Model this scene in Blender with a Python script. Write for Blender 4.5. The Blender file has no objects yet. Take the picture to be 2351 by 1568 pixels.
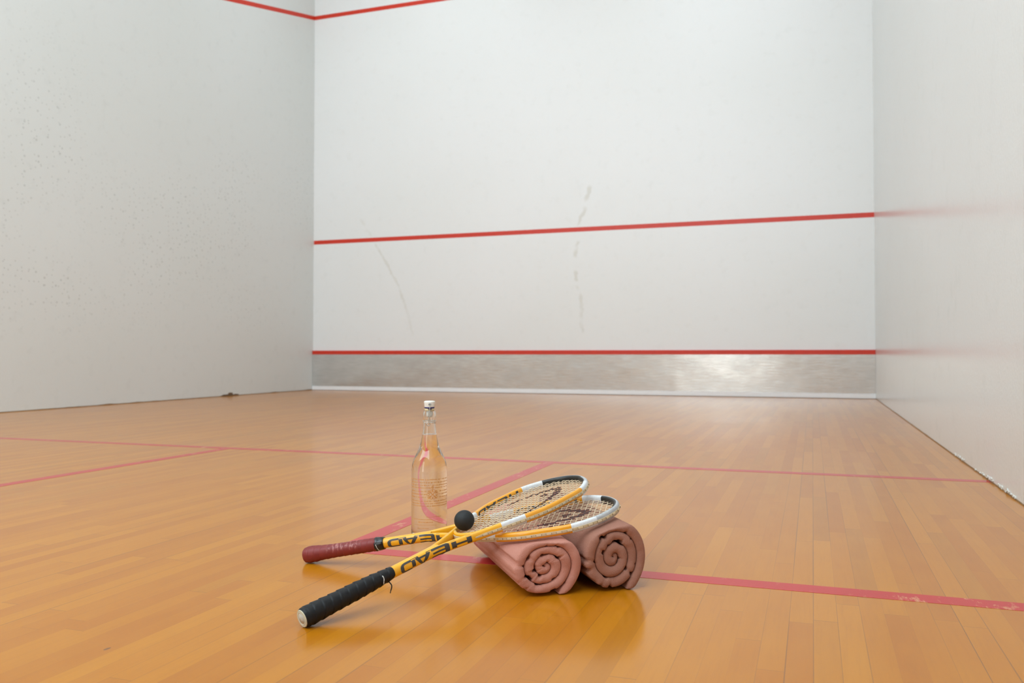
import bpy, bmesh, math, random
from mathutils.bvhtree import BVHTree
from mathutils import Vector, Matrix, noise
random.seed(7)
S = bpy.context.scene
COL = S.collection
PI = math.pi

# ------------------------------------------------------------------ helpers
def link(name, verts, faces, mats=None, parent=None, fmat=None, smooth=True, world=None):
    """one mesh object; verts are in the parent's space"""
    me = bpy.data.meshes.new(name)
    me.from_pydata([tuple(v) for v in verts], [], faces)
    for m in (mats or []):
        me.materials.append(m)
    if fmat:
        for p, k in zip(me.polygons, fmat):
            p.material_index = k
    if smooth:
        for p in me.polygons:
            p.use_smooth = True
    me.validate()
    me.update()
    o = bpy.data.objects.new(name, me)
    COL.objects.link(o)
    if parent is not None:
        o.parent = parent
    return o

def fix_normals(o):
    bm = bmesh.new(); bm.from_mesh(o.data)
    bmesh.ops.recalc_face_normals(bm, faces=bm.faces)
    bm.to_mesh(o.data); bm.free()
    return o

def tag(o, label, cat, group=None):
    o['label'] = label; o['category'] = cat
    if group: o['group'] = group
    return o

def struct(o, label=None):
    o['kind'] = 'structure'
    if label: o['label'] = label
    return o

def empty(name, mat=None):
    o = bpy.data.objects.new(name, None)
    o.empty_display_size = .05
    COL.objects.link(o)
    if mat is not None: o.matrix_world = mat
    return o

def box(name, lo, hi, mat, parent=None):
    (a, b, c), (d, e, f) = lo, hi
    v = [(a,b,c),(d,b,c),(d,e,c),(a,e,c),(a,b,f),(d,b,f),(d,e,f),(a,e,f)]
    fc = [(0,3,2,1),(4,5,6,7),(0,1,5,4),(1,2,6,5),(2,3,7,6),(3,0,4,7)]
    return link(name, v, fc, [mat], parent, smooth=False)

class MB:
    """collects pieces of ONE part"""
    def __init__(s): s.v = []; s.f = []; s.m = []
    def add(s, v, f, m=0):
        n = len(s.v); s.v += [Vector(p) for p in v]
        for q in f: s.f.append(tuple(i+n for i in q)); s.m.append(m if not isinstance(m, list) else 0)
    def rings(s, rings, closed=True, capa=True, capb=True, mfun=None, loop=False):
        n = len(s.v); k = len(rings[0])
        for r in rings: s.v += [Vector(p) for p in r]
        R = len(rings)
        for i in range(R if loop else R-1):
            i2 = (i+1) % R
            for j in range(k if closed else k-1):
                j2 = (j+1) % k
                s.f.append((n+i*k+j, n+i*k+j2, n+i2*k+j2, n+i2*k+j)); s.m.append(mfun(i, j) if mfun else 0)
        if closed and not loop:
            if capa: s.f.append(tuple(n+j for j in reversed(range(k)))); s.m.append(mfun(0, 0) if mfun else 0)
            if capb: s.f.append(tuple(n+(R-1)*k+j for j in range(k))); s.m.append(mfun(R-2, 0) if mfun else 0)
    def tube(s, pts, r, k=8, m=0, loop=False):
        pts = [Vector(p) for p in pts]; rs = []
        N = len(pts); up = None
        for i, p in enumerate(pts):
            if loop: t = pts[(i+1) % N]-pts[i-1]
            else: t = pts[min(i+1, N-1)]-pts[max(i-1, 0)]
            t.normalize()
            if up is None:
                up = Vector((0,0,1)) if abs(t.z) < .9 else Vector((1,0,0))
            a = up-t*up.dot(t); a.normalize(); b = t.cross(a); up = a
            rr = r(i) if callable(r) else r
            rs.append([p+a*rr*math.cos(2*PI*j/k)+b*rr*math.sin(2*PI*j/k) for j in range(k)])
        s.rings(rs, mfun=lambda i, j: m, loop=loop)
    def box(s, M, h, m=0):
        v = [M @ Vector((x*h[0], y*h[1], z*h[2])) for z in (-1,1) for x, y in ((-1,-1),(1,-1),(1,1),(-1,1))]
        s.add(v, [(0,3,2,1),(4,5,6,7),(0,1,5,4),(1,2,6,5),(2,3,7,6),(3,0,4,7)], m)
    def build(s, name, mats, parent=None, smooth=True):
        o = link(name, s.v, s.f, mats, parent, s.m, smooth)
        return fix_normals(o)

def auto_smooth(o, deg=35):
    o.data.set_sharp_from_angle(angle=math.radians(deg))
    return o

# ------------------------------------------------------------------ node materials
class NT:
    def __init__(s, name):
        s.mat = bpy.data.materials.new(name); s.mat.use_nodes = True
        s.t = s.mat.node_tree; s.t.nodes.clear()
        s.out = s.t.nodes.new('ShaderNodeOutputMaterial')
    def n(s, typ, inp=None, **kw):
        d = s.t.nodes.new('ShaderNode'+typ)
        for k, v in kw.items(): setattr(d, k, v)
        for k, v in (inp or {}).items():
            if isinstance(v, bpy.types.NodeSocket): s.t.links.new(v, d.inputs[k])
            else: d.inputs[k].default_value = v
        return d
    def math(s, op, a, b=0.0, c=0.0, clamp=False):
        d = s.n('Math', operation=op, use_clamp=clamp)
        for i, v in enumerate((a, b, c)):
            if isinstance(v, bpy.types.NodeSocket): s.t.links.new(v, d.inputs[i])
            else: d.inputs[i].default_value = v
        return d.outputs[0]
    def vmath(s, op, a, b=(0,0,0), scale=None):
        d = s.n('VectorMath', operation=op)
        for i, v in enumerate((a, b)):
            if isinstance(v, bpy.types.NodeSocket): s.t.links.new(v, d.inputs[i])
            else: d.inputs[i].default_value = v
        if scale is not None:
            if isinstance(scale, bpy.types.NodeSocket): s.t.links.new(scale, d.inputs['Scale'])
            else: d.inputs['Scale'].default_value = scale
        return d
    def mix(s, fac, a, b, typ='RGBA', blend='MIX'):
        d = s.n('Mix', data_type=typ, blend_type=blend)
        ia, ib, o = (6, 7, 2) if typ == 'RGBA' else (2, 3, 0)
        for i, v in ((0, fac), (ia, a), (ib, b)):
            if isinstance(v, bpy.types.NodeSocket): s.t.links.new(v, d.inputs[i])
            else: d.inputs[i].default_value = v
        return d.outputs[o]
    def ramp(s, fac, lo, hi, smooth=False):
        d = s.n('MapRange', interpolation_type='SMOOTHSTEP' if smooth else 'LINEAR')
        s.t.links.new(fac, d.inputs[0])
        d.inputs[1].default_value = lo; d.inputs[2].default_value = hi
        return d.outputs[0]
    def noise(s, vec, scale, detail=2, rough=.5, dim='3D'):
        d = s.n('TexNoise', {'Scale': scale, 'Detail': detail, 'Roughness': rough}, noise_dimensions=dim)
        s.t.links.new(vec, d.inputs['Vector']); return d.outputs['Fac']
    def bsdf(s, **kw):
        b = s.n('BsdfPrincipled')
        for k, v in kw.items():
            k = k.replace('_', ' ')
            if isinstance(v, bpy.types.NodeSocket): s.t.links.new(v, b.inputs[k])
            else: b.inputs[k].default_value = v
        s.t.links.new(b.outputs[0], s.out.inputs[0]); return b
    def bump(s, h, strength, dist):
        d = s.n('Bump', {'Strength': strength, 'Distance': dist, 'Height': h}); return d.outputs[0]
    def pos(s): return s.n('NewGeometry').outputs['Position']
    def obj(s): return s.n('TexCoord').outputs['Object']

def rgb(r, g, b): return (r, g, b, 1)

def plain(name, col, rough=.5, metal=0., nscale=200, namt=.08, bump=0., bdist=.0005, spec=.5, **kw):
    m = NT(name); p = m.obj()
    f = m.noise(p, nscale, 3)
    c2 = tuple(x*(1-namt*2.5) for x in col[:3])+(1,)
    c = m.mix(f, c2, tuple(min(1, x*(1+namt)) for x in col[:3])+(1,))
    d = dict(Base_Color=c, Roughness=rough, Metallic=metal, Specular_IOR_Level=spec)
    if bump: d['Normal'] = m.bump(f, bump, bdist)
    d.update(kw); m.bsdf(**d); return m.mat

# ---- court paint
def wall_material(name, base, dirt, dots=0., streak=0., cracks=(), rough=.38):
    m = NT(name); p = m.pos()
    big = m.noise(p, .55, 1)
    c = m.mix(m.ramp(big, .35, .7), base, tuple(x*y for x, y in zip(base[:3], (.972, .975, .965)))+(1,))
    mid = m.noise(p, 9, 3, .65)
    c = m.mix(m.math('MULTIPLY', m.ramp(mid, .56, .8), .10), c, dirt)
    if dots:
        # round ball scuffs, thickest low on the near half of the wall
        sp = m.n('SeparateXYZ', {0: p})
        w = m.n('CombineXYZ', {0: sp.outputs[1], 1: sp.outputs[2]}).outputs[0]
        zone = m.math('MULTIPLY', m.ramp(m.noise(p, .9, 1), .38, .62, True),
                      m.math('MULTIPLY', m.ramp(sp.outputs[2], .45, 1.05, True), m.math('SUBTRACT', 1., m.ramp(sp.outputs[2], 2.0, 3.6, True))))
        tot = None
        for sc, r in ((9., .11), (19., .15)):
            v = m.n('TexVoronoi', {'Vector': w, 'Scale': sc, 'Randomness': 1.}, voronoi_dimensions='2D')
            d = m.math('SUBTRACT', 1., m.ramp(v.outputs['Distance'], r*.25, r, True))
            pick = m.math('GREATER_THAN', m.n('SeparateColor', {0: v.outputs['Color']}).outputs[0], .45)
            d = m.math('MULTIPLY', d, pick)
            tot = d if tot is None else m.math('MAXIMUM', tot, d)
        c = m.mix(m.math('MULTIPLY', m.math('MULTIPLY', tot, zone), dots), c, dirt)
    h = m.noise(p, 70, 1)
    if streak:
        q = m.vmath('MULTIPLY', p, (1., 9., 1.6)).outputs[0]
        st = m.noise(q, 7, 4, .7)
        sy = m.n('SeparateXYZ', {0: p})
        near = m.math('SUBTRACT', 1., m.ramp(sy.outputs[1], -7.2, -4.6, True))
        up = m.ramp(sy.outputs[2], .25, .8, True)
        mk = m.math('MULTIPLY', m.math('MULTIPLY', m.ramp(st, .64, .76, True), near), streak)
        c = m.mix(m.math('MULTIPLY', mk, up), c, dirt)
    if cracks:
        # each crack is a line x(z) that wanders, with an amount along its height
        sx = m.n('SeparateXYZ', {0: p}); nz = m.noise(p, 16, 2)
        zz = m.math('DIVIDE', sx.outputs[2], 2.5, clamp=True)
        def curve(pts):
            d = m.n('FloatCurve', {'Value': zz}); cm = d.mapping.curves[0]; pts = sorted(pts)
            cm.points[0].location = (0, pts[0][1]); cm.points[1].location = (1, pts[-1][1])
            for a, b in pts: cm.points.new(a, b).handle_type = 'VECTOR'
            d.mapping.update(); return d.outputs['Value']
        tot = None
        for x0, line, amount, wd in cracks:
            xc = m.math('MULTIPLY_ADD', curve([(z/2.5, x-x0) for x, z in line]), 1., x0)
            xc = m.math('ADD', xc, m.math('MULTIPLY_ADD', nz, .06, -.03))
            dd = m.math('ABSOLUTE', m.math('SUBTRACT', sx.outputs[0], xc))
            k = m.math('MULTIPLY', m.math('SUBTRACT', 1., m.ramp(dd, wd*.3, wd, True)), curve([(z/2.5, a) for z, a in amount]))
            tot = k if tot is None else m.math('MAXIMUM', tot, k)
        tot = m.math('MULTIPLY', tot, m.ramp(m.noise(p, 7, 1), .34, .54))
        c = m.mix(tot, c, rgb(.50, .44, .31))
    m.bsdf(Base_Color=c, Roughness=rough, Specular_IOR_Level=.5, Normal=m.bump(h, .12, .004))
    return m.mat

# ---- strip floor; shared wood colour so the painted lines can wear through to it
def wood_nodes(m):
    p = m.pos(); sp = m.n('SeparateXYZ', {0: p}); x, y = sp.outputs[0], sp.outputs[1]
    W = .0385
    xs = m.math('DIVIDE', x, W); ix = m.math('FLOOR', xs); fx = m.math('FRACT', xs)
    r1 = m.n('TexWhiteNoise', {'W': ix}, noise_dimensions='1D')
    off = m.math('MULTIPLY', r1.outputs['Value'], 7.3)
    ys = m.math('DIVIDE', m.math('ADD', y, off), .62)
    iy = m.math('FLOOR', ys); fy = m.math('FRACT', ys)
    cid = m.n('CombineXYZ', {0: ix, 1: iy}).outputs[0]
    r2 = m.n('TexWhiteNoise', {'Vector': cid}, noise_dimensions='2D')
    tone = r2.outputs['Value']
    shift = m.vmath('SCALE', r2.outputs['Color'], scale=20.).outputs[0]
    g = m.vmath('ADD', m.vmath('MULTIPLY', p, (1., .055, 1.)).outputs[0], shift).outputs[0]
    grain = m.noise(g, 160, 3, .6)
    cloud = m.noise(m.vmath('ADD', m.vmath('MULTIPLY', p, (1., .4, 1.)).outputs[0], shift).outputs[0], 14, 1)
    blotch = m.noise(p, 1.3, 2)
    c = m.mix(tone, rgb(.452, .144, .003), rgb(.545, .202, .006))
    c = m.mix(m.math('MULTIPLY', m.ramp(tone, .86, .97), .55), c, rgb(.36, .120, .008))
    c = m.mix(m.math('MULTIPLY', m.ramp(grain, .45, .75), .18), c, rgb(.34, .108, .005))
    c = m.mix(m.math('MULTIPLY', m.ramp(cloud, .4, .7), .16), c, rgb(.61, .255, .014))
    c = m.mix(m.math('MULTIPLY', m.ramp(blotch, .4, .7), .20), c, rgb(.45, .155, .007))
    # joints
    jw = m.math('MULTIPLY_ADD', m.noise(m.vmath('MULTIPLY', p, (30., 1.5, 1.)).outputs[0], 1., 0), .05, .0)
    e = m.math('MINIMUM', fx, m.math('SUBTRACT', 1., fx))
    rb = m.n('TexWhiteNoise', {'W': m.math('FLOOR', m.math('ADD', xs, .5))}, noise_dimensions='1D').outputs['Value']
    gx = m.math('MULTIPLY', m.math('LESS_THAN', e, m.math('SUBTRACT', jw, .008)), m.math('MULTIPLY_ADD', m.math('POWER', rb, 2.0), .9, .10))
    ey = m.math('MINIMUM', fy, m.math('SUBTRACT', 1., fy))
    gy = m.math('MULTIPLY', m.math('LESS_THAN', ey, .0014), m.math('MULTIPLY_ADD', tone, .6, .2))
    gap = m.math('MAXIMUM', gx, gy)
    c = m.mix(m.math('MULTIPLY', gap, .75), c, rgb(.17, .07, .022))
    # fine dirt specks and heel marks
    v = m.n('TexVoronoi', {'Vector': m.vmath('MULTIPLY', p, (1., .5, 1.)).outputs[0], 'Scale': 5.5})
    spot = m.math('MULTIPLY', m.math('LESS_THAN', v.outputs['Distance'], .018), m.math('GREATER_THAN', m.n('SeparateColor', {0: v.outputs['Color']}).outputs[1], .6))
    c = m.mix(m.math('MULTIPLY', spot, .7), c, rgb(.10, .05, .03))
    # the varnished surface is very slightly wavy
    wave = m.noise(m.vmath('MULTIPLY', p, (1., .3, 1.)).outputs[0], 9, 1)
    h = m.math('MULTIPLY', wave, .6)
    rough = m.math('MULTIPLY_ADD', m.noise(p, 1.4, 0), .06, .135)
    return p, c, h, rough

def varnish(m, col, r, ior, nrm):
    """worn varnish: a fairly sharp gloss mixed with a duller, scuffed one"""
    a = m.bsdf(Base_Color=col, Roughness=r, IOR=ior, Normal=nrm)
    b = m.bsdf(Base_Color=col, Roughness=.29, IOR=ior, Normal=nrm)
    x = m.n('MixShader', {0: .40, 1: a.outputs[0], 2: b.outputs[0]})
    m.t.links.new(x.outputs[0], m.out.inputs[0])

def floor_material():
    m = NT('varnished_maple_strips'); p, c, h, r = wood_nodes(m)
    varnish(m, c, r, 1.47, m.bump(h, .10, .0010)); return m.mat

def line_material(wear):
    m = NT('worn_red_line_paint'); p, c, h, r = wood_nodes(m)
    red = m.mix(m.noise(p, 6, 3), rgb(.47, .016, .022), rgb(.55, .028, .034))
    w = m.ramp(m.noise(m.vmath('MULTIPLY', p, (1., .35, 1.)).outputs[0], 38, 5, .7), .56, .66)
    patch = m.ramp(m.noise(p, 3.1, 2), .45, .62)
    col = m.mix(m.math('MULTIPLY', m.math('MULTIPLY', w, patch), wear), red, rgb(.66, .33, .16))
    col = m.mix(.04, col, c)
    varnish(m, col, r, 1.34, m.bump(h, .10, .0010)); return m.mat

M = {}
M['floor'] = floor_material()
M['line'] = line_material(.85)
A_ = .30
cracks = [
    (3.2, [(3.43, .69), (3.405, .85), (3.42, .93), (3.405, 1.08), (3.36, 1.19), (3.350, 1.35), (3.348, 1.50), (3.355, 1.63), (3.386, 1.69), (3.383, 1.83), (3.405, 1.93), (3.460, 2.02), (3.450, 2.06), (3.498, 2.20), (3.512, 2.28)],
     [(.66, 0), (.70, A_*.7), (1.17, A_*.8), (1.20, 0), (1.23, 0), (1.25, A_), (1.34, A_), (1.37, 0), (1.48, 0), (1.51, A_), (1.66, A_), (1.69, 0), (1.84, 0), (1.86, A_), (2.26, A_), (2.30, 0)], .030),
    (.5, [(1.36, .66), (1.29, .93), (1.246, 1.045), (1.154, 1.279), (1.084, 1.385), (.978, 1.57), (.86, 1.75), (.80, 1.84), (.78, 1.89), (.65, 2.07)],
     [(.64, 0), (.68, A_*.35), (.95, A_*.4), (1.0, A_*.8), (1.74, A_*.9), (1.78, 0), (1.83, 0), (1.85, A_*.5), (2.04, A_*.45), (2.08, 0)], .026)]
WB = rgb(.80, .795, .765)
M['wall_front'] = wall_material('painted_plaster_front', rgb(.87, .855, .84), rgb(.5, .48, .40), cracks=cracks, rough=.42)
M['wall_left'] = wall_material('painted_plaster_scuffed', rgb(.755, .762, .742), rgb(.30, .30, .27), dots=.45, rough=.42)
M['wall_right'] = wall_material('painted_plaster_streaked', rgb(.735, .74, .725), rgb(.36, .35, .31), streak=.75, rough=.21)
M['wall_back'] = wall_material('painted_plaster_back', WB, rgb(.5, .48, .42))
M['ceiling'] = plain('white_ceiling_paint', rgb(.82, .82, .80), .7, nscale=6, namt=.02)
M['red'] = plain('red_court_line_paint', rgb(.68, .034, .010), .45, nscale=20, namt=.06)
M['strip'] = plain('white_painted_skirting', rgb(.93, .92, .92), .4, nscale=8, namt=.02)
M['gap'] = plain('brown_floor_joint', rgb(.30, .17, .075), .8, nscale=30, namt=.25)
M['chip'] = plain('chipped_white_plaster', rgb(.74, .72, .66), .8, nscale=60, namt=.15, bump=.5, bdist=.003)
M['grime'] = plain('brown_grime', rgb(.22, .13, .07), .9, nscale=60, namt=.3)

def tin_material():
    m = NT('brushed_tin_sheet'); p = m.pos()
    q = m.vmath('MULTIPLY', p, (.9, 1., 9.)).outputs[0]
    br = m.noise(q, 9, 6, .65)
    cl = m.noise(m.vmath('MULTIPLY', p, (1., 1., 2.2)).outputs[0], 2.4, 4, .6)
    c = m.mix(m.ramp(br, .3, .7), rgb(.66, .655, .64), rgb(.82, .815, .80))
    c = m.mix(m.math('MULTIPLY', m.ramp(cl, .42, .66), .4), c, rgb(.55, .545, .53))
    r = m.math('MULTIPLY_ADD', cl, .20, .12)
    h = m.math('ADD', m.math('MULTIPLY', br, .25), m.math('MULTIPLY', m.noise(p, 3.0, 2), 1.4))
    m.bsdf(Base_Color=c, Metallic=.85, Roughness=r, Normal=m.bump(h, .25, .012))
    return m.mat
M['tin'] = tin_material()

# ------------------------------------------------------------------ the court
W, D, H = 6.4, 9.75, 5.6
T = .15
box('floor', (-T, -D-T, -.12), (W+T, T, 0), M['floor'])
struct(bpy.data.objects['floor'], 'orange-brown strip wood court floor with a glossy varnish')
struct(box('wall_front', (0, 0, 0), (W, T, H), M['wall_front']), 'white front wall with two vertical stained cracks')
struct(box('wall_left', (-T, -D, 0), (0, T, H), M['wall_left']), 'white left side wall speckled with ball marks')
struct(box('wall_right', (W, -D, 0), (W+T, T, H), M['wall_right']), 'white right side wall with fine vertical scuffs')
struct(box('ceiling', (-T, -D-T, H), (W+T, T, H+.12), M['ceiling']), 'plain white court ceiling')
# back wall (behind the viewer) with a glazed doorway and a tall gallery opening
DX0, DX1, DH = 3.65, 4.40, 2.10
box_parts = [((-T, -D-T, 0), (DX0, -D, 2.6)), ((DX1, -D-T, 0), (W+T, -D, 2.6)), ((DX0, -D-T, DH), (DX1, -D, 2.6)), ((-T, -D-T, 4.9), (W+T, -D, H))]
mb = MB()
for lo, hi in box_parts:
    c = [(a+b)/2 for a, b in zip(lo, hi)]; hh = [(b-a)/2 for a, b in zip(lo, hi)]
    mb.box(Matrix.Translation(c), hh)
struct(mb.build('wall_back', [M['wall_back']], smooth=False), 'white back wall with a doorway and a gallery opening')

n_trim = [0]
def trim(lo, hi, mat, label, name=None):
    n_trim[0] += 1
    return struct(box(name or 'trim_%d' % n_trim[0], lo, hi, mat), label)

e = .0006
# front wall: out line, service line, tin
trim((0, -e, 4.570), (W, .002, 4.620), M['red'], 'red out line along the top of the front wall')
trim((.004, -e, 1.784), (W, .002, 1.833), M['red'], 'red service line across the middle of the front wall')
trim((.004, -.022, .434), (W-.001, .002, .480), M['red'], 'red board on top of the tin')
trim((.004, -.016, .048), (W-.001, .002, .434), M['tin'], 'brushed grey metal tin panel under the red board')
trim((.004, -.024, .004), (W-.001, .002, .048), M['strip'], None, name='baseboard_front')
bpy.data.objects['baseboard_front']['label'] = 'white painted strip under the metal tin'
# left wall: the out line slopes down towards the back
n_trim[0] += 1
sl = .2600
v = []
for y in (.0, -D):
    for xx in (-.002, e):
        for z in (4.570, 4.620): v.append((xx, y, z+sl*y))
o = link('trim_%d' % n_trim[0], v, [(0,1,3,2),(4,6,7,5),(0,2,6,4),(1,5,7,3),(0,4,5,1),(2,3,7,6)], [M['red']], smooth=False)
struct(fix_normals(o), 'red out line sloping down the left wall')
# floor lines, painted on the boards
f = .0004
SY, BY = -5.437, -7.001
trim((0, SY-.025, -.001), (W, SY+.025, f), M['line'], 'red short line across the floor')
trim((3.196-.025, -D, -.001), (3.196+.025, SY-.025, f), M['line'], 'red half court line on the floor at left')
trim((4.791-.025, BY-.025, -.001), (4.791+.025, SY-.025, f), M['line'], 'red side line of the service box behind the bottle')
trim((4.791+.025, BY-.025, -.001), (W, BY+.025, f), M['line'], 'red back line of the service box under the towels')

def ragged(name, P, label, seed, hmin, hmax, dens):
    """dark joint and chipped plaster along a wall foot; P(t, z, out) -> point"""
    rnd = random.Random(seed); mb = MB(); N = int(9.7*dens); bot = []; top = []
    for i in range(N+1):
        t = i/N*9.7
        h = hmin+(hmax-hmin)*max(0, noise.noise((t*6, seed, 0)))*1.6+rnd.random()*.0012
        bot.append(P(t, 0, .0016)); top.append(P(t, h, .0016))
    n = len(mb.v)
    mb.v += bot+top+[P(i/N*9.7, 0, -.001) for i in range(N+1)]+[P(i/N*9.7, .006, -.001) for i in range(N+1)]
    K = N+1
    for i in range(N):
        mb.f.append((i, i+1, K+i+1, K+i)); mb.m.append(0)
        mb.f.append((K+i, K+i+1, 3*K+i+1, 3*K+i)); mb.m.append(0)
    return mb.build(name, [M['gap']], smooth=False)
struct(ragged('baseboard_right', lambda t, z, o: Vector((W-o, -t, z)), '', 3, .002, .006, 24), 'narrow brown joint along the foot of the right wall')
struct(ragged('baseboard_left', lambda t, z, o: Vector((o, -t, z)), '', 5, .005, .010, 24), 'narrow brown joint along the foot of the left wall')
# brown stain at the foot of the left wall
mb = MB()
for k, (yy, r, hh) in enumerate(((-1.50, .045, .030), (-1.56, .08, .012), (-1.42, .05, .010))):
    pts = [Vector((.0022+k*.0003, yy+r*math.cos(a)*(1+.25*noise.noise((a, k, 1))), max(.0005, .008+hh*math.sin(a)*(1+.4*noise.noise((a*2, k, 4)))))) for a in [2*PI*i/24 for i in range(24)]]
    back = [Vector((-.002, q.y, q.z)) for q in pts]
    mb.rings([back, pts])
n_trim[0] += 1
struct(mb.build('trim_%d' % n_trim[0], [M['grime']], smooth=False), 'brown grime spot at the foot of the left wall')
# chipped white plaster along the near foot of the right wall
mb = MB(); rnd = random.Random(12)
for i in range(46):
    y = -4.6-2.3*rnd.random(); r = .004+.010*rnd.random(); hh = .002+.006*rnd.random()
    z0 = .006+.008*rnd.random()
    pts = [Vector((W-.0022-.002*rnd.random(), y+r*math.cos(a)*(.7+.5*rnd.random()), z0+hh*math.sin(a)*(.6+.5*rnd.random()))) for a in [2*PI*j/9 for j in range(9)]]
    mb.rings([[Vector((W+.002, q.y, q.z)) for q in pts], pts])
n_trim[0] += 1
struct(mb.build('trim_%d' % n_trim[0], [M['chip']], smooth=False), 'chipped white plaster along the foot of the right wall')

# door leaf opening: glass pane in a frame
fr = MB(); ft = .05
for lo, hi in (((DX0, -D-.09, 0), (DX0+ft, -D-.03, DH)), ((DX1-ft, -D-.09, 0), (DX1, -D-.03, DH)), ((DX0+ft, -D-.09, DH-ft), (DX1-ft, -D-.03, DH))):
    fr.box(Matrix.Translation([(a+b)/2 for a, b in zip(lo, hi)]), [(b-a)/2 for a, b in zip(lo, hi)])
struct(fr.build('door_1', [plain('grey_door_frame', rgb(.35, .35, .35), .5)], smooth=False), 'door frame in the back wall')

# ------------------------------------------------------------------ lights of the place
def area(name, loc, rot, sx, sy, power, col, parent=None):
    L = bpy.data.lights.new(name, 'AREA'); L.shape = 'RECTANGLE'; L.size = sx; L.size_y = sy
    L.energy = power; L.color = col
    o = bpy.data.objects.new(name, L); o.location = loc; o.rotation_euler = rot; COL.objects.link(o)
    return o
LC = (.86, 1.022, 1.11)
hous = plain('white_lamp_housing', rgb(.75, .75, .75), .5)
for y, pw in ((-1.6, 15), (-4.6, 17), (-7.6, 24)):
    for x in (1.6, 4.8):
        t = box('ceiling_light', (x-.66, y-.33, H-.07), (x+.66, y+.33, H), hous)
        tag(t, 'flat white ceiling light over the court', 'light', 'ceiling lights over the court')
        area('ceiling_lamp', (x, y, H-.075), (0, 0, 0), 1.2, .56, pw, LC)
# daylight through the gallery opening and the doorway in the back wall
area('gallery_daylight', (W/2, -D-.02, 3.75), (math.radians(90), 0, 0), 6.2, 2.2, 248, (.84, 1.01, 1.115))
area('doorway_daylight', ((DX0+DX1)/2, -D-.10, 1.08), (math.radians(90), 0, 0), (DX1-DX0)-.1, 2.0, 15, (.98, 1.02, .98))

wd = bpy.data.worlds.new('court_world'); S.world = wd; wd.use_nodes = True
wd.node_tree.nodes['Background'].inputs[0].default_value = (.9, .95, 1, 1)
wd.node_tree.nodes['Background'].inputs[1].default_value = .3

# ------------------------------------------------------------------ racket materials
M['yellow'] = plain('glossy_yellow_lacquer', rgb(.90, .43, .010), .30, nscale=60, namt=.05, Coat_Weight=.4, Coat_Roughness=.1)
M['orange'] = plain('glossy_orange_yellow_lacquer', rgb(.84, .35, .008), .32, nscale=60, namt=.05, Coat_Weight=.4, Coat_Roughness=.1)
M['white'] = plain('scuffed_white_lacquer', rgb(.74, .75, .76), .38, nscale=300, namt=.10)
M['silver'] = plain('worn_silver_lacquer', rgb(.52, .53, .54), .38, metal=.25, nscale=160, namt=.14)
M['black'] = plain('worn_black_lacquer', rgb(.022, .024, .022), .35, nscale=240, namt=.4)
M['graphite'] = plain('dark_grey_lettering', rgb(.052, .052, .052), .40, nscale=100, namt=.1)
M['cream'] = plain('cream_grommet_plastic', rgb(.62, .48, .29), .5, nscale=200, namt=.1)
M['pad'] = plain('pale_string_loop', rgb(.72, .60, .40), .45, nscale=200, namt=.05)
M['hole'] = plain('dark_grommet_hole', rgb(.17, .12, .07), .7)
M['string'] = plain('cream_synthetic_string', rgb(.78, .62, .42), .35, nscale=300, namt=.06)
M['ink'] = plain('black_stencil_on_string', rgb(.045, .030, .040), .5, nscale=300, namt=.2)
M['blackgrip'] = plain('black_grip_tape', rgb(.0055, .0062, .0085), .52, nscale=260, namt=.3, spec=.35, bump=.25, bdist=.0006)
M['cap'] = plain('cream_butt_cap', rgb(.66, .62, .46), .45, nscale=120, namt=.12)
M['capring'] = plain('grey_butt_badge', rgb(.62, .60, .52), .4, nscale=200, namt=.18)
M['tape'] = plain('glossy_black_tape', rgb(.008, .009, .011), .22, nscale=120, namt=.3, bump=.5, bdist=.002)
M['blackcord'] = plain('black_tape_end', rgb(.012, .012, .014), .6)
M['chalk'] = plain('white_paint_fleck', rgb(.75, .75, .72), .6)

def red_grip_material():
    m = NT('worn_red_grip_tape'); p = m.obj(); sp = m.n('SeparateXYZ', {0: p})
    c = m.mix(m.noise(p, 60, 4), rgb(.16, .011, .010), rgb(.24, .022, .018))
    q = m.vmath('MULTIPLY', p, (1., .45, .45)).outputs[0]
    w = m.ramp(m.noise(q, 150, 4, .7), .50, .60)
    zone = m.math('MULTIPLY', m.ramp(sp.outputs[0], .05, .07, True), m.math('SUBTRACT', 1., m.ramp(sp.outputs[0], .118, .14, True)))
    up = m.ramp(sp.outputs[2], -.001, .008, True)
    k = m.math('MULTIPLY', m.math('MULTIPLY', w, zone), up)
    c = m.mix(m.math('MULTIPLY', k, .75), c, rgb(.46, .20, .18))
    m.bsdf(Base_Color=c, Roughness=.5, Normal=m.bump(m.noise(p, 260, 3), .25, .0006)); return m.mat
M['redgrip'] = red_grip_material()

# ------------------------------------------------------------------ squash racket
# racket space: x from butt to tip, y across (+y = the side nearest the viewer), z = normal of the strings
XS, L = .285, .680
CTRL = [(.20, .0035), (XS-.05, .0045), (XS, .0085), (.345, .0314), (.42, .0650), (.49, .0900), (.55, .0938), (.605, .0888), (.65, .0622), (.674, .0280), (.680, 0.), (.674, -.0280)]
def catmull(ctrl, n=16):
    out = []
    for i in range(1, len(ctrl)-2):
        p0, p1, p2, p3 = [Vector(c) for c in ctrl[i-1:i+3]]
        for k in range(n):
            t = k/n
            out.append(.5*((2*p1)+(-p0+p2)*t+(2*p0-5*p1+4*p2-p3)*t*t+(-p0+3*p1-3*p2+p3)*t**3))
    out.append(Vector(ctrl[-2])); return out
def resample(pts, n):
    d = [0]
    for a, b in zip(pts[:-1], pts[1:]): d.append(d[-1]+(b-a).length)
    out = []; j = 0
    for i in range(n):
        s = d[-1]*i/(n-1)
        while j < len(d)-2 and d[j+1] < s: j += 1
        t = (s-d[j])/max(1e-9, d[j+1]-d[j]); out.append(pts[j].lerp(pts[j+1], t))
    return out
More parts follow.
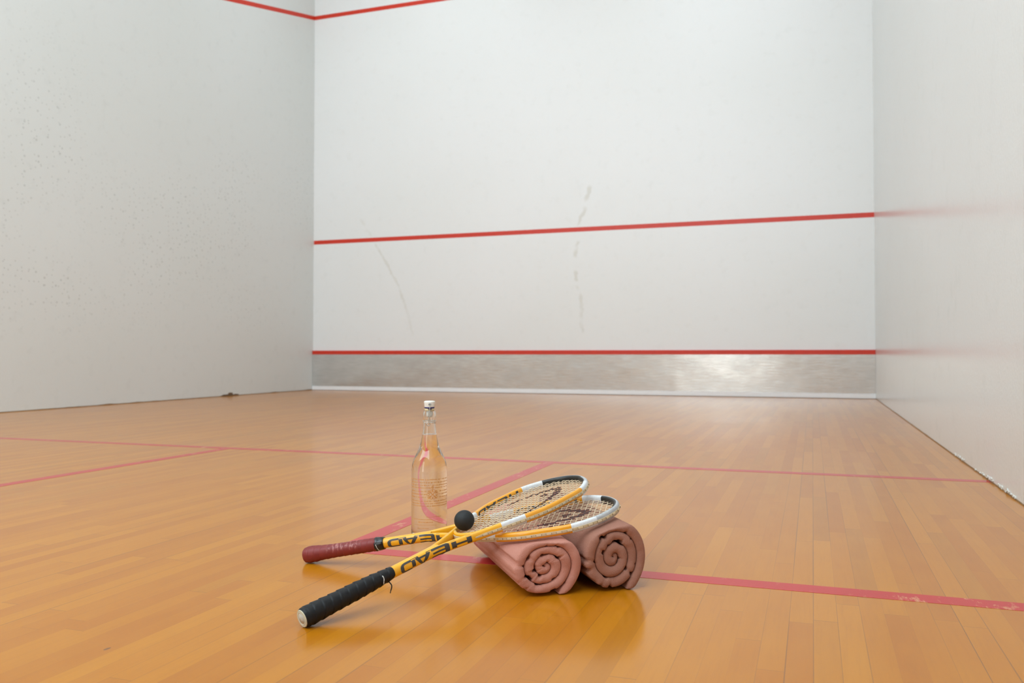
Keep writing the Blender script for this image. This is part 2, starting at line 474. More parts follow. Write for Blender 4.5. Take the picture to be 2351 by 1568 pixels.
half = catmull(CTRL)                                   # near side, split -> tip
RIM = resample(half+[Vector((p.x, -p.y)) for p in reversed(half[:-1])], 260)
def rim_n(i):
    t = RIM[min(i+1, len(RIM)-1)]-RIM[max(i-1, 0)]; t.normalize()
    return Vector((-t.y, t.x)) if True else None
def outward(i):
    n = rim_n(i); c = Vector((.50, 0))
    return n if n.dot(RIM[i]-c) > 0 or RIM[i].x < .36 and n.y*RIM[i].y > 0 else -n
def width_at(x):                                       # half width of the rim centre line at x
    for a, b in zip(half[:-1], half[1:]):
        if a.x <= x <= b.x and b.x > a.x: return a.y+(b.y-a.y)*(x-a.x)/(b.x-a.x)
    return 0.
FA, FB = .0056, .0088                                  # frame half thickness (across), half height
def sup(a, b, n, e=2.8):
    o = []
    for j in range(n):
        t = 2*PI*j/n; c, s = math.cos(t), math.sin(t)
        o.append((a*math.copysign(abs(c)**(2/e), c), b*math.copysign(abs(s)**(2/e), s)))
    return o

LETTERS = {   # each a list of convex quads in a 1 x 1 cell, upright, read left to right
 'H': [((0,0),(.24,0),(.24,1),(0,1)), ((.76,0),(1,0),(1,1),(.76,1)), ((.24,.40),(.76,.40),(.76,.60),(.24,.60))],
 'E': [((0,.10),(.10,0),(.24,0),(.24,.20)), ((0,.10),(.24,.10),(.24,.90),(0,.90)), ((0,.90),(.24,.80),(.24,1),(.10,1)),
       ((.24,.80),(1,.80),(1,1),(.24,1)), ((.24,.41),(.95,.41),(.95,.59),(.24,.59)), ((.24,0),(1,0),(1,.20),(.24,.20))],
 'A': [((-.06,0),(.24,0),(.56,.80),(.40,1)), ((.40,1),(.56,.80),(.62,.80),(.72,1)), ((.62,.80),(.84,0),(1.12,0),(.72,1)), ((.30,.16),(.80,.16),(.76,.34),(.37,.34))],
 'D': [((0,0),(.24,0),(.24,1),(0,1)), ((.24,.81),(.66,.81),(.66,1),(.24,1)), ((.24,0),(.66,0),(.66,.19),(.24,.19)), ((.78,.34),(1,.34),(1,.66),(.78,.66))]
   + [tuple((cx, .5+sg*cy) for cx, cy in ((.66+.12*math.sin(a), .16+.15*math.cos(a)), (.66+.34*math.sin(a), .16+.34*math.cos(a)), (.66+.34*math.sin(b), .16+.34*math.cos(b)), (.66+.12*math.sin(b), .16+.15*math.cos(b))))
      for sg in (1, -1) for a, b in ((0, PI/6), (PI/6, PI/3), (PI/3, PI/2))],
}
def lettering(mb, word, cells, surf, v0, v1):
    """surf(x, v) -> point; upside-down text: u runs towards the butt, letter tops point to v0"""
    for ch, (xa, xb) in zip(word, cells):              # xa = left edge of the glyph (larger x), xb = right edge
        for q in LETTERS[ch]:
            n = 5; g = []
            for i in range(n+1):
                for j in range(n+1):
                    a, b = i/n, j/n
                    p = [(q[0][k]*(1-a)+q[1][k]*a)*(1-b)+(q[3][k]*(1-a)+q[2][k]*a)*b for k in (0, 1)]
                    g.append(surf(xa+(xb-xa)*p[0], v0+(v1-v0)*(1-p[1]) if False else v1+(v0-v1)*p[1]))
            mb.add(g, [(i*(n+1)+j, (i+1)*(n+1)+j, (i+1)*(n+1)+j+1, i*(n+1)+j+1) for i in range(n) for j in range(n)])

def shaft_r(x):
    return (.0100, .0102)

def build_racket(name, mat, label, grip_kind):
    R = empty(name, mat); tag(R, label, 'racket', None)
    # ---- frame: shaft, two arms and the hoop, one moulding
    fb = MB(); NS = 28; sec = sup(FA, FB, NS)
    rings = []
    for i, p in enumerate(RIM):
        o = outward(i); x = p.x
        k = 1.0
        if x < .345: k = .78+.22*max(0, (x-XS)/(.345-XS)) if x > XS else .70
        bul = 1+.06*math.sin(PI*min(1, max(0, (x-.4)/.28)))
        rings.append([Vector((p.x+o.x*s*k*bul, p.y+o.y*s*k*bul, t)) for s, t in sec])
    def fm(i, j):
        x = .5*(RIM[i].x+RIM[i+1].x)
        s = sec[j][0]+sec[(j+1) % NS][0]; t = sec[j][1]+sec[(j+1) % NS][1]
        if x < .404: return 0
        if x < .450: return 2
        if x < .601: return 1
        if x < .646: return 2
        return 4 if s < -.0020 or (t > 0 and s < .0015 and RIM[i].y < .035) else 3
    fb.rings(rings, mfun=fm)
    srings = []
    for i in range(25):
        x = .165+(XS+.004-.165)*i/24; ra, rb = shaft_r(x)
        k = 1. if i < 22 else (1-.35*((i-21)/3)**2)
        w = max(ra, .0045+.0039*max(0, (x-.235)/.05)+.0045)*k
        srings.append([Vector((x, s, t)) for s, t in sup(w, rb*(1 if i < 24 else .8), 28, 2.5)])
    fb.rings(srings, mfun=lambda i, j: 0)
    fr_o = auto_smooth(fb.build('frame', [M['yellow'], M['orange'], M['white'], M['silver'], M['black']], R), 40)
    # ---- bridge closing the hoop above the throat
    bb = MB(); pts = []; w = width_at(.348)
    for i in range(25):
        t = -1+2*i/24; pts.append((.346+.013*(t*t-.25)+.003, t*w, 0))
    br = []
    for i, p in enumerate(pts):
        a = Vector(pts[min(i+1, 24)])-Vector(pts[max(i-1, 0)]); a.normalize(); n = Vector((-a.y, a.x, 0))
        br.append([Vector(p)+n*s+Vector((0, 0, t)) for s, t in sup(.0040, .0080, 16, 2.8)])
    bb.rings(br); bridge = bb.build('throat_bridge', [M['yellow']], R)
    gb = MB(); br = []
    for i, p in enumerate(pts[2:-2]):
        k = i+2; a = Vector(pts[k+1])-Vector(pts[k-1]); a.normalize(); n = Vector((-a.y, a.x, 0))
        br.append([Vector(p)+n*(.0032+s)+Vector((0, 0, t-.001)) for s, t in sup(.0016, .0040, 12, 4)])
    gb.rings(br); gb.build('bridge_liner', [M['cream']], bridge)
    # ---- grommet strip round the outside
    gs = MB(); idx = [i for i in range(len(RIM)) if RIM[i].x > .352]
    rr = []
    for i in idx:
        o = outward(i); p = RIM[i]; bul = 1+.06*math.sin(PI*min(1, max(0, (p.x-.4)/.28)))
        tp = min(1, (p.x-.350)/.02)
        rr.append([Vector((p.x+o.x*(FA*bul+s), p.y+o.y*(FA*bul+s), t*(.4+.6*tp)-.0010)) for s, t in sup(.0008, .0029, 14, 5)])
    gs.rings(rr)
    acc = 0; last = None; kk = 0
    for i in idx:
        p = RIM[i]
        if last is not None: acc += (p-last).length
        last = p
        if acc > .0195:
            acc = 0; o = outward(i); tt = Vector((o.y, -o.x)); kk += 1
            q = p+o*(FA*1.05+.0009)
            Mx = Matrix(((tt.x, o.x, 0, q.x), (tt.y, o.y, 0, q.y), (0, 0, 1, -.0010), (0, 0, 0, 1)))
            gs.box(Mx, (.0050, .0004, .0013), 1)
            for sg in (-1, 1): gs.box(Mx @ Matrix.Translation((sg*.0052, 0, 0)), (.0005, .0003, .0016), 2)
    auto_smooth(gs.build('grommet_strip', [M['cream'], M['pad'], M['hole']], R), 30)
    # ---- strings with the stencilled mark
    def inked(x, y):
        arch = [(.486, .050), (.52, .0465), (.55, .040), (.575, .034), (.598, .025), (.612, .015), (.618, .003), (.614, -.007), (.603, -.015), (.586, -.024), (.566, -.033), (.545, -.039), (.517, -.0455)]
        best = 9
        for a, b in zip(arch[:-1], arch[1:]):
            a, b = Vector(a), Vector(b); d = b-a; t = max(0, min(1, (Vector((x, y))-a).dot(d)/d.length_squared))
            best = min(best, (a+d*t-Vector((x, y))).length)
        wd = .0042+.0058*max(0, 1-abs(y-.006)/.040)*(1 if x > .53 else .4)
        return best < wd or ((x-.576)/.011)**2+((y-.004)/.0075)**2 < 1
    sb = MB(); NM, NC = 17, 29; sr = .00078
    def strand(p, q, axis, ph):
        Ln = (q-p).length; n = max(6, int(Ln/.003)); pts = []; k = 5; rs = []
        for i in range(n+1):
            c = p.lerp(q, i/n); pos = c.x if axis == 0 else c.y
            z = .00038*math.cos(PI*(pos/(.0109 if axis == 0 else .0108))+PI*ph)
            pts.append(Vector((c.x, c.y, z)))
        d = (q-p).normalized(); nn = Vector((-d.y, d.x, 0))
        for c in pts: rs.append([c+nn*sr*math.cos(2*PI*j/k)+Vector((0, 0, sr*math.sin(2*PI*j/k))) for j in range(k)])
        sb.rings(rs, mfun=lambda i, j: 1 if inked(pts[i].x, pts[i].y) else 0)
    for a in range(NM):
        y = (a-(NM-1)/2)*.0108
        xs = [x for x in [.345+.335*k/400 for k in range(401)] if width_at(x)-FA > abs(y) or (x > .66 and False)]
        if len(xs) < 20: continue
        x0, x1 = xs[0], xs[-1]
        # start at the bridge or the hoop, slightly fanned towards the throat
        strand(Vector((max(x0-.004, .349), y*(.93 if x0 < .40 else 1), 0)), Vector((min(x1+.003, .677), y, 0)), 0, a)
    for b in range(NC):
        x = .364+b*.0109
        w = width_at(x)-FA*.6
        if x > .672 or w < .012: continue
        strand(Vector((x, -w, 0)), Vector((x, w, 0)), 1, b+1)
    sb.build('string_bed', [M['string'], M['ink']], R)
    # ---- lettering: along the shaft and near arm, and on the inside of the far half of the hoop
    bvh = BVHTree.FromPolygons(fb.v, fb.f)
    def arm_surf(x, v):                                # onto the outer face of the shaft and near arm
        z = v*.0099; h = bvh.ray_cast(Vector((x, .2, z)), Vector((0, -1, 0)))[0]
        return Vector((x, (h.y if h else .010)+.0003, z))
    sl = MB()
    lettering(sl, 'HEAD', [(.343, .306), (.302, .2655), (.263, .2305), (.2275, .194)], arm_surf, -.97, .83)
    sl.build('shaft_lettering', [M['graphite']], R)['label'] = 'dark grey brand lettering along the shaft'
    def far_surf(x, v):                                # onto the inner face of the far half of the hoop
        z = v*FB; h = bvh.ray_cast(Vector((x, -width_at(x)+.03, z)), Vector((0, -1, 0)))[0]
        return Vector((x, (h.y if h else -width_at(x)+FA)+.0003, z))
    hl = MB()
    lettering(hl, 'HEAD', [(.588, .561), (.555, .526), (.521, .491), (.486, .456)], far_surf, -.82, .70)
    hl.build('hoop_lettering', [M['graphite']], R)['label'] = 'dark grey brand lettering inside the hoop'
    # ---- grip
    gm = MB(); NK = 40; NX = 190; GL = .181
    if grip_kind == 'black':
        prof = [(0, .0150), (.004, .0168), (.012, .0171), (.03, .0168), (.06, .0158), (.10, .0152), (.135, .0140), (.162, .0122), (.181, .0108)]
        pitch, amp = .0168, .0016
    else:
        prof = [(0, .0135), (.003, .0160), (.012, .0176), (.024, .0172), (.045, .0152), (.08, .0143), (.12, .0141), (.167, .0140)]
        pitch, amp = .0135, .0009; GL = .167
    def pr(x):
        for (a, ra), (b, rb) in zip(prof[:-1], prof[1:]):
            if a <= x <= b:
                t = (x-a)/(b-a); t = t*t*(3-2*t); return ra+(rb-ra)*t
        return prof[-1][1]
    rings = []
    for i in range(NX+1):
        x = GL*i/NX; ring = []
        for j in range(NK):
            t = 2*PI*j/NK; r = pr(x)
            if x > .008:
                ph = ((x-t/(2*PI)*pitch)/pitch) % 1.0
                st = ph if grip_kind == 'black' else 1-ph
                r += amp*(st if grip_kind != 'black' else (1-ph)**.8)-amp*.5
            r *= 1-.018*math.cos(4*t)+.006*noise.noise((x*60, math.cos(t)*3, math.sin(t)*3))
            ring.append(Vector((x, r*math.cos(t), r*math.sin(t))))
        rings.append(ring)
    gm.rings(rings)
    grip = gm.build('grip', [M['blackgrip'] if grip_kind == 'black' else M['redgrip']], R)
    if grip_kind == 'black':
        grip['label'] = 'black overlapping grip tape'
        cm = MB()
        cm.rings([[Vector((x, r*math.cos(2*PI*j/40), r*math.sin(2*PI*j/40))) for j in range(40)] for x, r in ((.004, .0146), (-.0006, .0146), (-.0014, .0138))])
        cap = cm.build('butt_cap', [M['cap']], grip); auto_smooth(cap, 30)
        cm = MB()
        cm.tube([(-.0014, .0105*math.cos(2*PI*j/40), .0105*math.sin(2*PI*j/40)) for j in range(40)], .00045, 6, loop=True)
        cm.rings([[Vector((x, r*math.cos(2*PI*j/32), r*math.sin(2*PI*j/32))) for j in range(32)] for x, r in ((-.0012, .0085), (-.0017, .0083))])
        cm.build('cap_badge', [M['capring']], cap)
        cm = MB(); pp = []
        for i in range(15):
            t = i/14; pp.append((.166+.004*math.sin(t*3.0)-.004*t, .0065+.0035*t+.002*math.sin(t*5), -.0095-.020*t))
        cm.tube(pp, lambda i: .0011 if i < 12 else .0008, 7)
        cm.build('tape_tail', [M['blackcord']], grip)['label'] = 'loose black tape end hanging from the grip'
        cm = MB(); r = .0128
        tk = []
        for k in range(9):
            x = .154+.0010*math.sin(k*.7); t0 = math.radians(30-k*9); rr_ = pr(x)*1.018+.0006
            tk.append((x, rr_*math.cos(t0), rr_*math.sin(t0)))
        cm.tube(tk, lambda i: .0006+.0004*math.sin(i*1.3)**2, 7)
        cm.build('white_mark', [M['chalk']], grip)
    else:
        grip['label'] = 'worn red grip tape'
        cm = MB(); rings = []
        for i in range(17):
            x = .165+.019*i/16; ring = []
            for j in range(32):
                t = 2*PI*j/32; r = (.0146 if i < 15 else .0139)-.0018*i/16
                r += .0007*noise.noise((x*130, math.cos(t)*3.5, math.sin(t)*3.5))
                ring.append(Vector((x, r*math.cos(t), r*math.sin(t))))
            rings.append(ring)
        cm.rings(rings); tp = cm.build('collar_tape', [M['tape']], R)
        tp['label'] = 'glossy black tape collar at the top of the grip'
        cm = MB()
        for k in range(5):
            x = .1695+.0006*k; t0 = math.radians(8-k*14); rr_ = .0141
            cm.box(Matrix.Translation((x, rr_*math.cos(t0), rr_*math.sin(t0))) @ Matrix.Rotation(t0, 4, 'X'), (.0006, .0006, .0016))
        cm.build('white_mark', [M['chalk']], tp)
    # the pieces above have +y on the near side; turn them into the right-handed racket frame
    def mirror(o):
        for c in o.children:
            c.data.transform(Matrix.Scale(-1, 4, (0, 1, 0))); c.data.flip_normals(); mirror(c)
    mirror(R)
    return R

def pose(butt, yaw, pitch, roll):
    a = Vector((math.cos(yaw)*math.cos(pitch), math.sin(yaw)*math.cos(pitch), math.sin(pitch)))
    h = Vector((math.sin(yaw), -math.cos(yaw), 0)); n = h.cross(a)
    if n.z < 0: n = -n
    l = h*math.cos(roll)+n*math.sin(roll); n2 = l.cross(a)
    if n2.z < 0: n2 = -n2
    y = -l                                             # racket +y = far side, right-handed
    Mx = Matrix(((a.x, y.x, n2.x, butt[0]), (a.y, y.y, n2.y, butt[1]), (a.z, y.z, n2.z, butt[2]), (0, 0, 0, 1)))
    return Mx

MA = pose((5.0230, -7.4966, .0156), 1.11858, .22800, .11800)
MBk = pose((4.7819, -7.1363, .0158), .12050, .18800, -.12740)
build_racket('squash_racket', MA, 'yellow and white squash racket with black grip, lying on top of the other racket', 'black')
build_racket('squash_racket', MBk, 'yellow and white squash racket with worn red grip, head resting on the rolled towels', 'red')

# ------------------------------------------------------------------ ball
def ball():
    m = NT('black_squash_rubber'); p = m.obj()
    n = m.noise(p, 500, 4, .6)
    c = m.mix(n, rgb(.008, .0085, .009), rgb(.020, .021, .021))
    m.bsdf(Base_Color=c, Roughness=.62, Specular_IOR_Level=.4, Normal=m.bump(n, .3, .0006))
    mb = MB(); R = .0200; N, K = 32, 48; rs = []
    for i in range(1, N):
        t = PI*i/N; rs.append([Vector((R*math.sin(t)*math.cos(2*PI*j/K), R*math.sin(t)*math.sin(2*PI*j/K), R*math.cos(t))) for j in range(K)])
    mb.rings(rs)
    o = mb.build('squash_ball', [m.mat])
    o.location = MA @ Vector((.3785, .0205, .0206))
    # yellow double dot, small, on the top
    tag(o, 'small black rubber squash ball resting on the strings by the throat', 'ball')
ball()

# ------------------------------------------------------------------ rolled towels
def terry(name, dark, light):
    m = NT(name); p = m.obj(); p = m.vmath('MULTIPLY', p, (1., .55, 1.)).outputs[0]
    fz = m.noise(p, 1100, 3, .7)
    loops = m.n('TexVoronoi', {'Vector': p, 'Scale': 700.}).outputs['Distance']
    big = m.noise(p, 28, 3)
    c = m.mix(m.math('MULTIPLY_ADD', big, .45, m.math('MULTIPLY', m.ramp(fz, .3, .7), .55)), dark, light)
    h = m.math('ADD', m.math('MULTIPLY', fz, .7), m.math('MULTIPLY', loops, .8))
    m.bsdf(Base_Color=c, Roughness=.95, Specular_IOR_Level=.1, Sheen_Weight=.10, Sheen_Roughness=.5, Sheen_Tint=light, Normal=m.bump(h, .5, .0013))
    return m.mat

MBi = MBk.inverted()
def towel(name, loc, ang, R, pitch, turns, length, sx, sz, lean, seed, mat, label):
    mb = MB(); d = Vector((math.cos(ang), math.sin(ang), 0))
    T0 = Matrix(((d.y, d.x, 0, loc[0]), (-d.x, d.y, 0, loc[1]), (0, 0, 1, 0), (0, 0, 0, 1)))   # x right, y back along the roll, z up
    NT_ = int(turns*120); rings = []
    hc = R*sz*.955
    def n1(a, b, c): return noise.noise((a, b, c+seed*7.1))
    for i in range(NT_+1):
        th = 2*PI*turns*i/NT_
        ph = math.radians(-66)+th
        rho = R-pitch*th/(2*PI)
        if rho < -.43*pitch: break
        t = pitch*.985
        # folds: short pinches where a layer buckles
        tt = th*R*18*0
        qx, qz = max(rho, .004)*math.cos(ph), max(rho, .004)*math.sin(ph)
        pin = max(0, n1(qx*88, qz*88, int(th/6.3)*3.7)-.20)*3.4
        pin2 = max(0, n1(qx*80+40, qz*80, int(th/6.3)*2.3+9)-.22)*3.2
        flap = max(0, 1-th/.6)
        ro, ri = rho+t/2, max(.0003, rho-t/2)
        core = .45 if rho < R*.42 else 1
        ro -= t*.30*min(1, pin)*core*(1 if rho < R-.6*pitch else .12)
        ri += t*.26*min(1, pin2)*core*(1 if ri > .001 else 0)
        taper = min(1, .35+th/.25)
        mid = (ro+ri)/2; hw = (ro-ri)/2*taper
        yo = .0035*n1(qx*26, qz*26, 1)+.003*(1-rho/R)
        cr = min(hw, .0085)*.95
        prof = []
        nf = 12
        for k in range(nf+1):                           # rounded front fold, outer -> inner
            a = PI/2-PI*k/nf
            prof.append((mid+hw*math.sin(a), yo-cr*.80*math.cos(a)*(1+.18*n1(qx*70, qz*70, k*.15))))
        NL = 14
        for k in range(1, NL): prof.append((mid-hw, yo+length*k/NL))
        for k in range(nf+1):
            a = -PI/2+PI*k/nf
            prof.append((mid+hw*math.sin(a), yo+length+cr*.8*math.cos(a)))
        for k in range(NL-1, 0, -1):
            prof.append((mid+hw+.0011*n1(th*2.2, k*.6, 3)+.0006*n1(th*7, k*2, 4), yo+length*k/NL))
        ring = []
        for r, y in prof:
            fx = flap*flap
            x = r*math.cos(ph)*sx; z = r*math.sin(ph)*sz
            x += lean*z*.6
            # the loose outer end drops to the floor
            x += fx*.004; z -= fx*.007
            z += hc
            if z < .010: z = -.0013+.0113*math.exp((z-.010)/.0113) if z < .010 else z
            # sag where the racket presses
            q = MBi @ (T0 @ Vector((x, y, z)))
            lim = -.0125
            if .34 < q.x < .75 and abs(q.y) < .165 and q.z > lim-.010:
                edge = min(1, (q.x-.34)/.05, (.75-q.x)/.05, (.165-abs(q.y))/.055); edge = edge*edge*(3-2*edge)
                ex = q.z-(lim-.010)
                sq = .010*(1-math.exp(-ex/.010))       # soft stop just under the hoop
                q.z += ((lim-.010+sq)-q.z)*edge
                w = MBk @ q; l3 = T0.inverted() @ w
                x, y2, z = l3.x, l3.y, max(l3.z, .0005)
                ring.append(Vector((x, y, z))); continue
            ring.append(Vector((x, y, z)))
        rings.append(ring)
    mb.rings(rings)
    o = mb.build(name, [mat])
    o.matrix_world = T0
    tag(o, label, 'towel', None)
    return o
AX = math.atan2(.800, -.600)
pink = terry('dusty_pink_terry', rgb(.44, .182, .135), rgb(.61, .290, .225))
brown = terry('rose_brown_terry', rgb(.285, .127, .088), rgb(.415, .205, .150))
towel('rolled_towel', (5.344, -7.204), AX, .0628, .0193, 4.0, .34, 1.03, .90, .10, 1, pink, 'lighter dusty pink towel rolled up, left of the pair under the rackets')
towel('rolled_towel', (5.456, -7.132), AX, .0640, .0196, 4.0, .34, .945, 1.04, .06, 2, brown, 'darker brownish rose towel rolled up on the floor, right and taller of the pair')

# ------------------------------------------------------------------ swing-top bottle
def bottle():
    px, py = 4.928, -6.837
    B = empty('swing_top_bottle', Matrix.Translation((px, py, -.001)))
    tag(B, 'clear glass swing-top bottle of water standing behind the crossed rackets', 'bottle')
    g = NT('clear_bottle_glass'); g.bsdf(Base_Color=rgb(.985, .995, .985), Roughness=.0, IOR=1.48, Transmission_Weight=1.)
    wtr = NT('still_water'); wtr.bsdf(Base_Color=rgb(1, 1, 1), Roughness=.0, IOR=1.333, Transmission_Weight=1.)
    K = 72
    def lathe(mb, prof, m=0):
        mb.rings([[Vector((r*math.cos(2*PI*j/K), r*math.sin(2*PI*j/K), z)) for j in range(K)] for r, z in prof], mfun=lambda i, j: m)
    ctrl = [(.0405, .0012), (.0424, .004), (.0431, .010), (.0431, .06), (.0431, .13), (.0430, .160), (.0424, .170), (.0403, .184), (.0340, .200), (.0268, .2145), (.0215, .230), (.0182, .246), (.0166, .258), (.0156, .269), (.0150, .279), (.0146, .283), (.0153, .288), (.0160, .294), (.0158, .301), (.0149, .306), (.0136, .3085)]
    outer = catmull([ctrl[0]]+ctrl+[ctrl[-1]], 4)
    inner = []
    for p in reversed(outer):
        if p.y < .010: continue
        inner.append((max(.0088, min(p.x-.0028, .0403)), p.y))
    wl = .250
    def lathe_oriented(name, prof, mats, mf):
        mb = MB(); mb.rings([[Vector((r*math.cos(2*PI*j/K), r*math.sin(2*PI*j/K), z)) for j in range(K)] for r, z in prof], capa=False, capb=False, mfun=lambda i, j: mf(i))
        return link(name, mb.v, mb.f, mats, B, mb.m)
    # profiles run so that the face normals point away from the glass / away from the water
    prof = [(.0002, .005), (.022, .0045), (.036, .0015)]+[(p.x, p.y) for p in outer]+[(.0105, .3092)]+[q for q in inner if q[1] >= wl]
    rim_r = [q for q in inner if q[1] >= wl][-1]
    lathe_oriented('bottle_glass', prof, [g.mat], lambda i: 0)['label'] = 'clear glass'
    win = [q for q in reversed(inner) if q[1] < wl]
    wp = [(.0002, .012), (.030, .0095), (.0375, .0085)]+win+[rim_r, (rim_r[0]*.5, rim_r[1]-.0004), (.0002, rim_r[1]-.0005)]
    wg = NT('water_against_glass'); wgn = wg.n('BsdfGlass', {'Color': rgb(1, 1, 1), 'Roughness': 0., 'IOR': 1.333/1.48}); wg.t.links.new(wgn.outputs[0], wg.out.inputs[0])
    nside = len(wp)-3
    lathe_oriented('water', wp, [wg.mat, wtr.mat], lambda i: 0 if i < nside else 1)
    # stopper
    cer = plain('white_ceramic_stopper', rgb(.80, .78, .72), .25, nscale=100, namt=.03)
    blue = plain('indigo_print', rgb(.020, .015, .13), .4)
    rub = plain('pale_rubber_gasket', rgb(.72, .60, .36), .55)
    st = plain('galvanised_wire', rgb(.62, .61, .58), .3, metal=1., nscale=300, namt=.1)
    mb = MB(); lathe(mb, [(.0005, .2935), (.0060, .2940), (.0078, .2975), (.0080, .3075), (.0066, .3095), (.0066, .3150), (.0100, .3150), (.0118, .3158), (.0122, .319), (.0129, .326), (.0134, .3302), (.0128, .3322), (.0100, .3330), (.0005, .3332)])
    cap = mb.build('stopper', [cer], B)
    mb = MB(); lathe(mb, [(.0095, .3150), (.0121, .3152), (.01235, .3162), (.01235, .3177), (.0120, .3184), (.0095, .3184)]); ring = mb.build('stopper_band', [blue], cap)
    mb = MB(); lathe(mb, [(.0070, .3086), (.0112, .3086), (.0118, .3105), (.0118, .3128), (.0112, .3150), (.0070, .3150)]); mb.build('gasket', [rub], B)
    th0 = math.atan2(-8.648-py, 5.815-px)
    F = Vector((math.cos(th0), math.sin(th0), 0)); Rt = Vector((-math.sin(th0), math.cos(th0), 0)); Z = Vector((0, 0, 1))
    def P(r, f, z): return Rt*r+F*f+Z*z
    # small dark star of the printed mark on the gasket front
    mb = MB()
    for a in range(5):
        t = math.radians(-90+(a-2)*34); c = P(.0012+.0034*math.cos(t), .0123, .3135+.0022*math.sin(t))
        mb.tube([P(.0012, .0124, .3150), P(.0012+.0052*math.cos(t), .0121, .3150+.0042*math.sin(t))], .0006, 5)
    mb.build('stopper_mark', [blue], cap)
    mb = MB(); wr = .00085
    # bail: hooks into the stopper, runs down the front, ends in a loop under the collar
    pts = [P(.0006, .0090, .3255), P(.0008, .0132, .3258), P(.0010, .0150, .3235), P(.0004, .0170, .310), P(-.0006, .0180, .298), P(-.0020, .0184, .288), P(-.0026, .0182, .283)]
    mb.tube(catmull([pts[0]]+pts+[pts[-1]], 6), wr, 8)
    mb.tube([P(-.0028+.0040*math.cos(a), .0178+.0004*math.sin(a), .2775+.0038*math.sin(a)) for a in [2*PI*i/28-.9 for i in range(29)]], wr, 8)
    pb = [P(.0006, -.0090, .3255), P(.0008, -.0136, .3258), P(.0006, -.0158, .3225), P(.0, -.0172, .300), P(-.001, -.0170, .284)]
    mb.tube(catmull([pb[0]]+pb+[pb[-1]], 6), wr, 8)
    mb.tube([P(-.0010, -.0132, .3258), P(-.0010, .0132, .3258)], wr*.9, 8)
    mb.build('wire_bail', [st], B)
    dk = plain('dark_pivot_hole', rgb(.04, .035, .03), .7)
    mb = MB(); mb.rings([[P(.0006+r*math.cos(2*PI*j/20), f, .3248+r*math.sin(2*PI*j/20)) for j in range(20)] for r, f in ((.0026, .0110), (.0026, .01335), (.0020, .01338))])
    mb.build('pivot_hole', [dk], cap)
    mb = MB()
    mb.tube([Vector((.0160*math.cos(2*PI*j/48), .0160*math.sin(2*PI*j/48), .2845)) for j in range(48)], .0008, 8, loop=True)
    mb.tube([P(.0165*math.sin(a), .0165*math.cos(a), .2815+.0006*math.sin(a*3)) for a in [-1.25+2.5*i/24 for i in range(25)]], .0007, 8)
    mb.tube([P(.0030, .0176, .2815), P(.0085, .0150, .2800), P(.0145, .0085, .2795)], .0008, 8)
    mb.build('wire_collar', [st], B)
    # printed rows: too small to read, so only uneven marks, wrapped round the glass
    pr = plain('ochre_print_on_glass', rgb(.70, .30, .06), .5, nscale=300, namt=.2)
    mb = MB(); rnd = random.Random(4); RR = .04322
    def wrap(u, z): a = th0+u/RR; return Vector((RR*math.cos(a), RR*math.sin(a), z))
    def dash(u0, u1, z0, z1):
        n = max(1, int((u1-u0)/.002)); v = []
        for i in range(n+1):
            u = u0+(u1-u0)*i/n; v += [wrap(u, z0), wrap(u, z1)]
        mb.add(v, [(2*i, 2*i+2, 2*i+3, 2*i+1) for i in range(n)])
    rows = [(.1475, -1.3, 1.3), (.1405, -1.3, 1.3), (.134, -1.3, 1.3), (.128, -1.3, 1.3), (.1195, -1.3, 1.3), (.1125, -1.3, 1.3), (.1055, -1.3, 1.3), (.0965, -1.3, 1.3), (.0905, -1.3, 1.3), (.0848, -1.3, 1.3)]
    for z, a0, a1 in rows:
        u = a0*RR
        while u < a1*RR:
            wl_ = .0008+.0011*rnd.random()
            if not (.100 < z < .123 and -.0065 < u < .0225):
                hh = .0006+.0007*rnd.random()
                dash(u, u+wl_, z-hh, z+hh)
                if rnd.random() < .35: dash(u+wl_*.3, u+wl_*.55, z-.0013, z+.0013)
            u += wl_+(.0005 if rnd.random() < .8 else .0022)
    for z, a0, a1, hgt in ((.0590, -.15, .70, .0004), (.0530, -1.0, .15, .0007), (.0465, -.62, .20, .0013), (.0395, -.9, .35, .0004), (.0315, -.70, -.05, .0008)):
        u = a0*RR
        while u < a1*RR:
            w_ = .0010+.0014*rnd.random(); hh = hgt*(.6+.6*rnd.random())
            dash(u, u+w_, z-hh, z+hh); u += w_+(.0002 if hgt < .0008 and z > .05 else .0008)
    # crest in the middle: leafy rosette with a small tuft above
    def stroke(pts, w):
        for (a, b), (c, d_) in zip(pts[:-1], pts[1:]):
            dx, dz = c-a, d_-b; ln = math.hypot(dx, dz) or 1; nx, nz = -dz/ln*w, dx/ln*w
            mb.add([wrap(a-nx, b-nz), wrap(c-nx, d_-nz), wrap(c+nx, d_+nz), wrap(a+nx, b+nz)], [(0, 1, 2, 3)])
    cu, cz = .0080, .1125
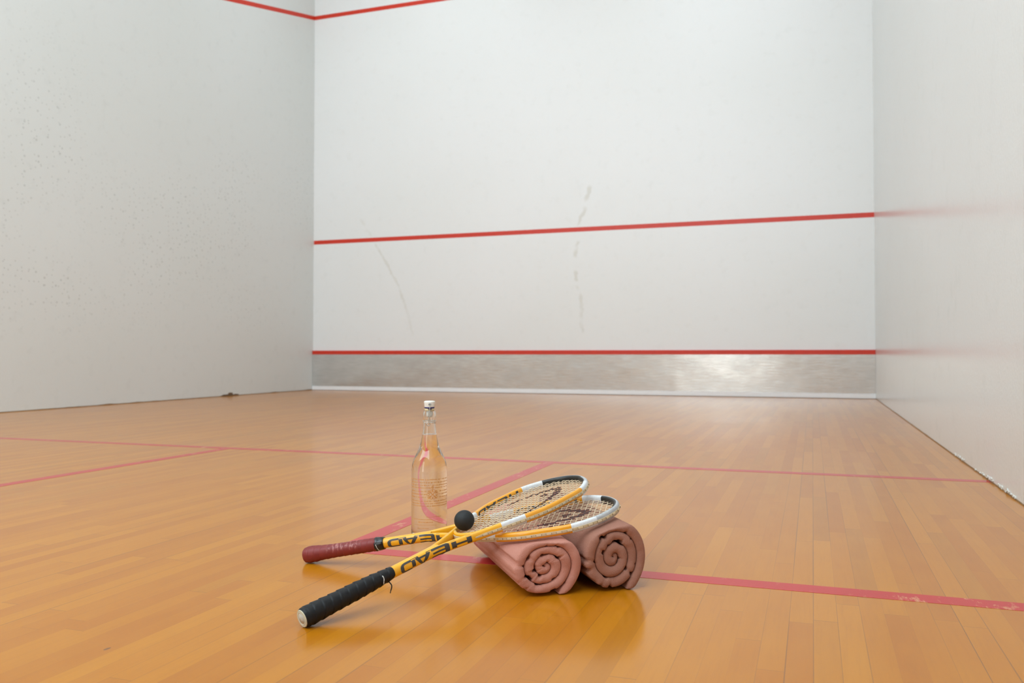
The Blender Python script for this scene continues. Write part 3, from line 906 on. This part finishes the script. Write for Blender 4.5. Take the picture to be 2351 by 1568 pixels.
    for sg in (-1, 1):
        stroke([(cu+sg*(.0105*t), cz-.0095+.018*(.5+.5*t)) for t in [-1+i/4 for i in range(9)]], .0007)
        for k, (ox, oz) in enumerate(((.0085, .0062), (.0105, .0005), (.0085, -.0062), (.0032, .0082), (.0032, -.0085))):
            stroke([(cu+sg*(ox+.0030*math.cos(a)), cz+oz+.0027*math.sin(a)) for a in [2*PI*i/10 for i in range(11)]], .0006)
    stroke([(cu, cz+.009), (cu, cz+.0165)], .0006)
    stroke([(cu+.0024*math.cos(a), cz+.0172+.0018*math.sin(a)) for a in [2*PI*i/10 for i in range(11)]], .0008)
    mb.build('printed_lettering', [pr], B)
bottle()

# ------------------------------------------------------------------ camera
f_px, pit, yaw, rol = 1878.12, .0208329, -.3225598, -.0004539
cp, sp_, cy, sy = math.cos(pit), math.sin(pit), math.cos(yaw), math.sin(yaw)
fw = Vector((sy*cp, cy*cp, sp_)); rt = Vector((cy, -sy, 0)); up = rt.cross(fw)
r2 = rt*math.cos(rol)+up*math.sin(rol); u2 = -rt*math.sin(rol)+up*math.cos(rol)
cam = bpy.data.cameras.new('camera'); co = bpy.data.objects.new('camera', cam); COL.objects.link(co)
co.matrix_world = Matrix(((r2.x, u2.x, -fw.x, 5.81515), (r2.y, u2.y, -fw.y, -8.64829), (r2.z, u2.z, -fw.z, .448046), (0, 0, 0, 1)))
cam.sensor_fit = 'HORIZONTAL'; cam.sensor_width = 36.; cam.lens = 36*f_px/2351
cam.shift_x = -61.95/2351; cam.shift_y = -12.29/2351
cam.clip_start = .02; cam.clip_end = 60
cam.dof.use_dof = True; cam.dof.focus_distance = 1.60; cam.dof.aperture_fstop = 6.3
S.camera = co

S.view_settings.view_transform = 'Standard'; S.view_settings.look = 'None'
S.view_settings.gamma = 1; S.view_settings.use_curve_mapping = False
S.view_settings.exposure = 0.08
S.cycles.max_bounces = 32; S.cycles.diffuse_bounces = 4; S.cycles.glossy_bounces = 12; S.cycles.transmission_bounces = 28
S.cycles.use_denoising = True; S.cycles.adaptive_threshold = .04; S.cycles.adaptive_min_samples = 24
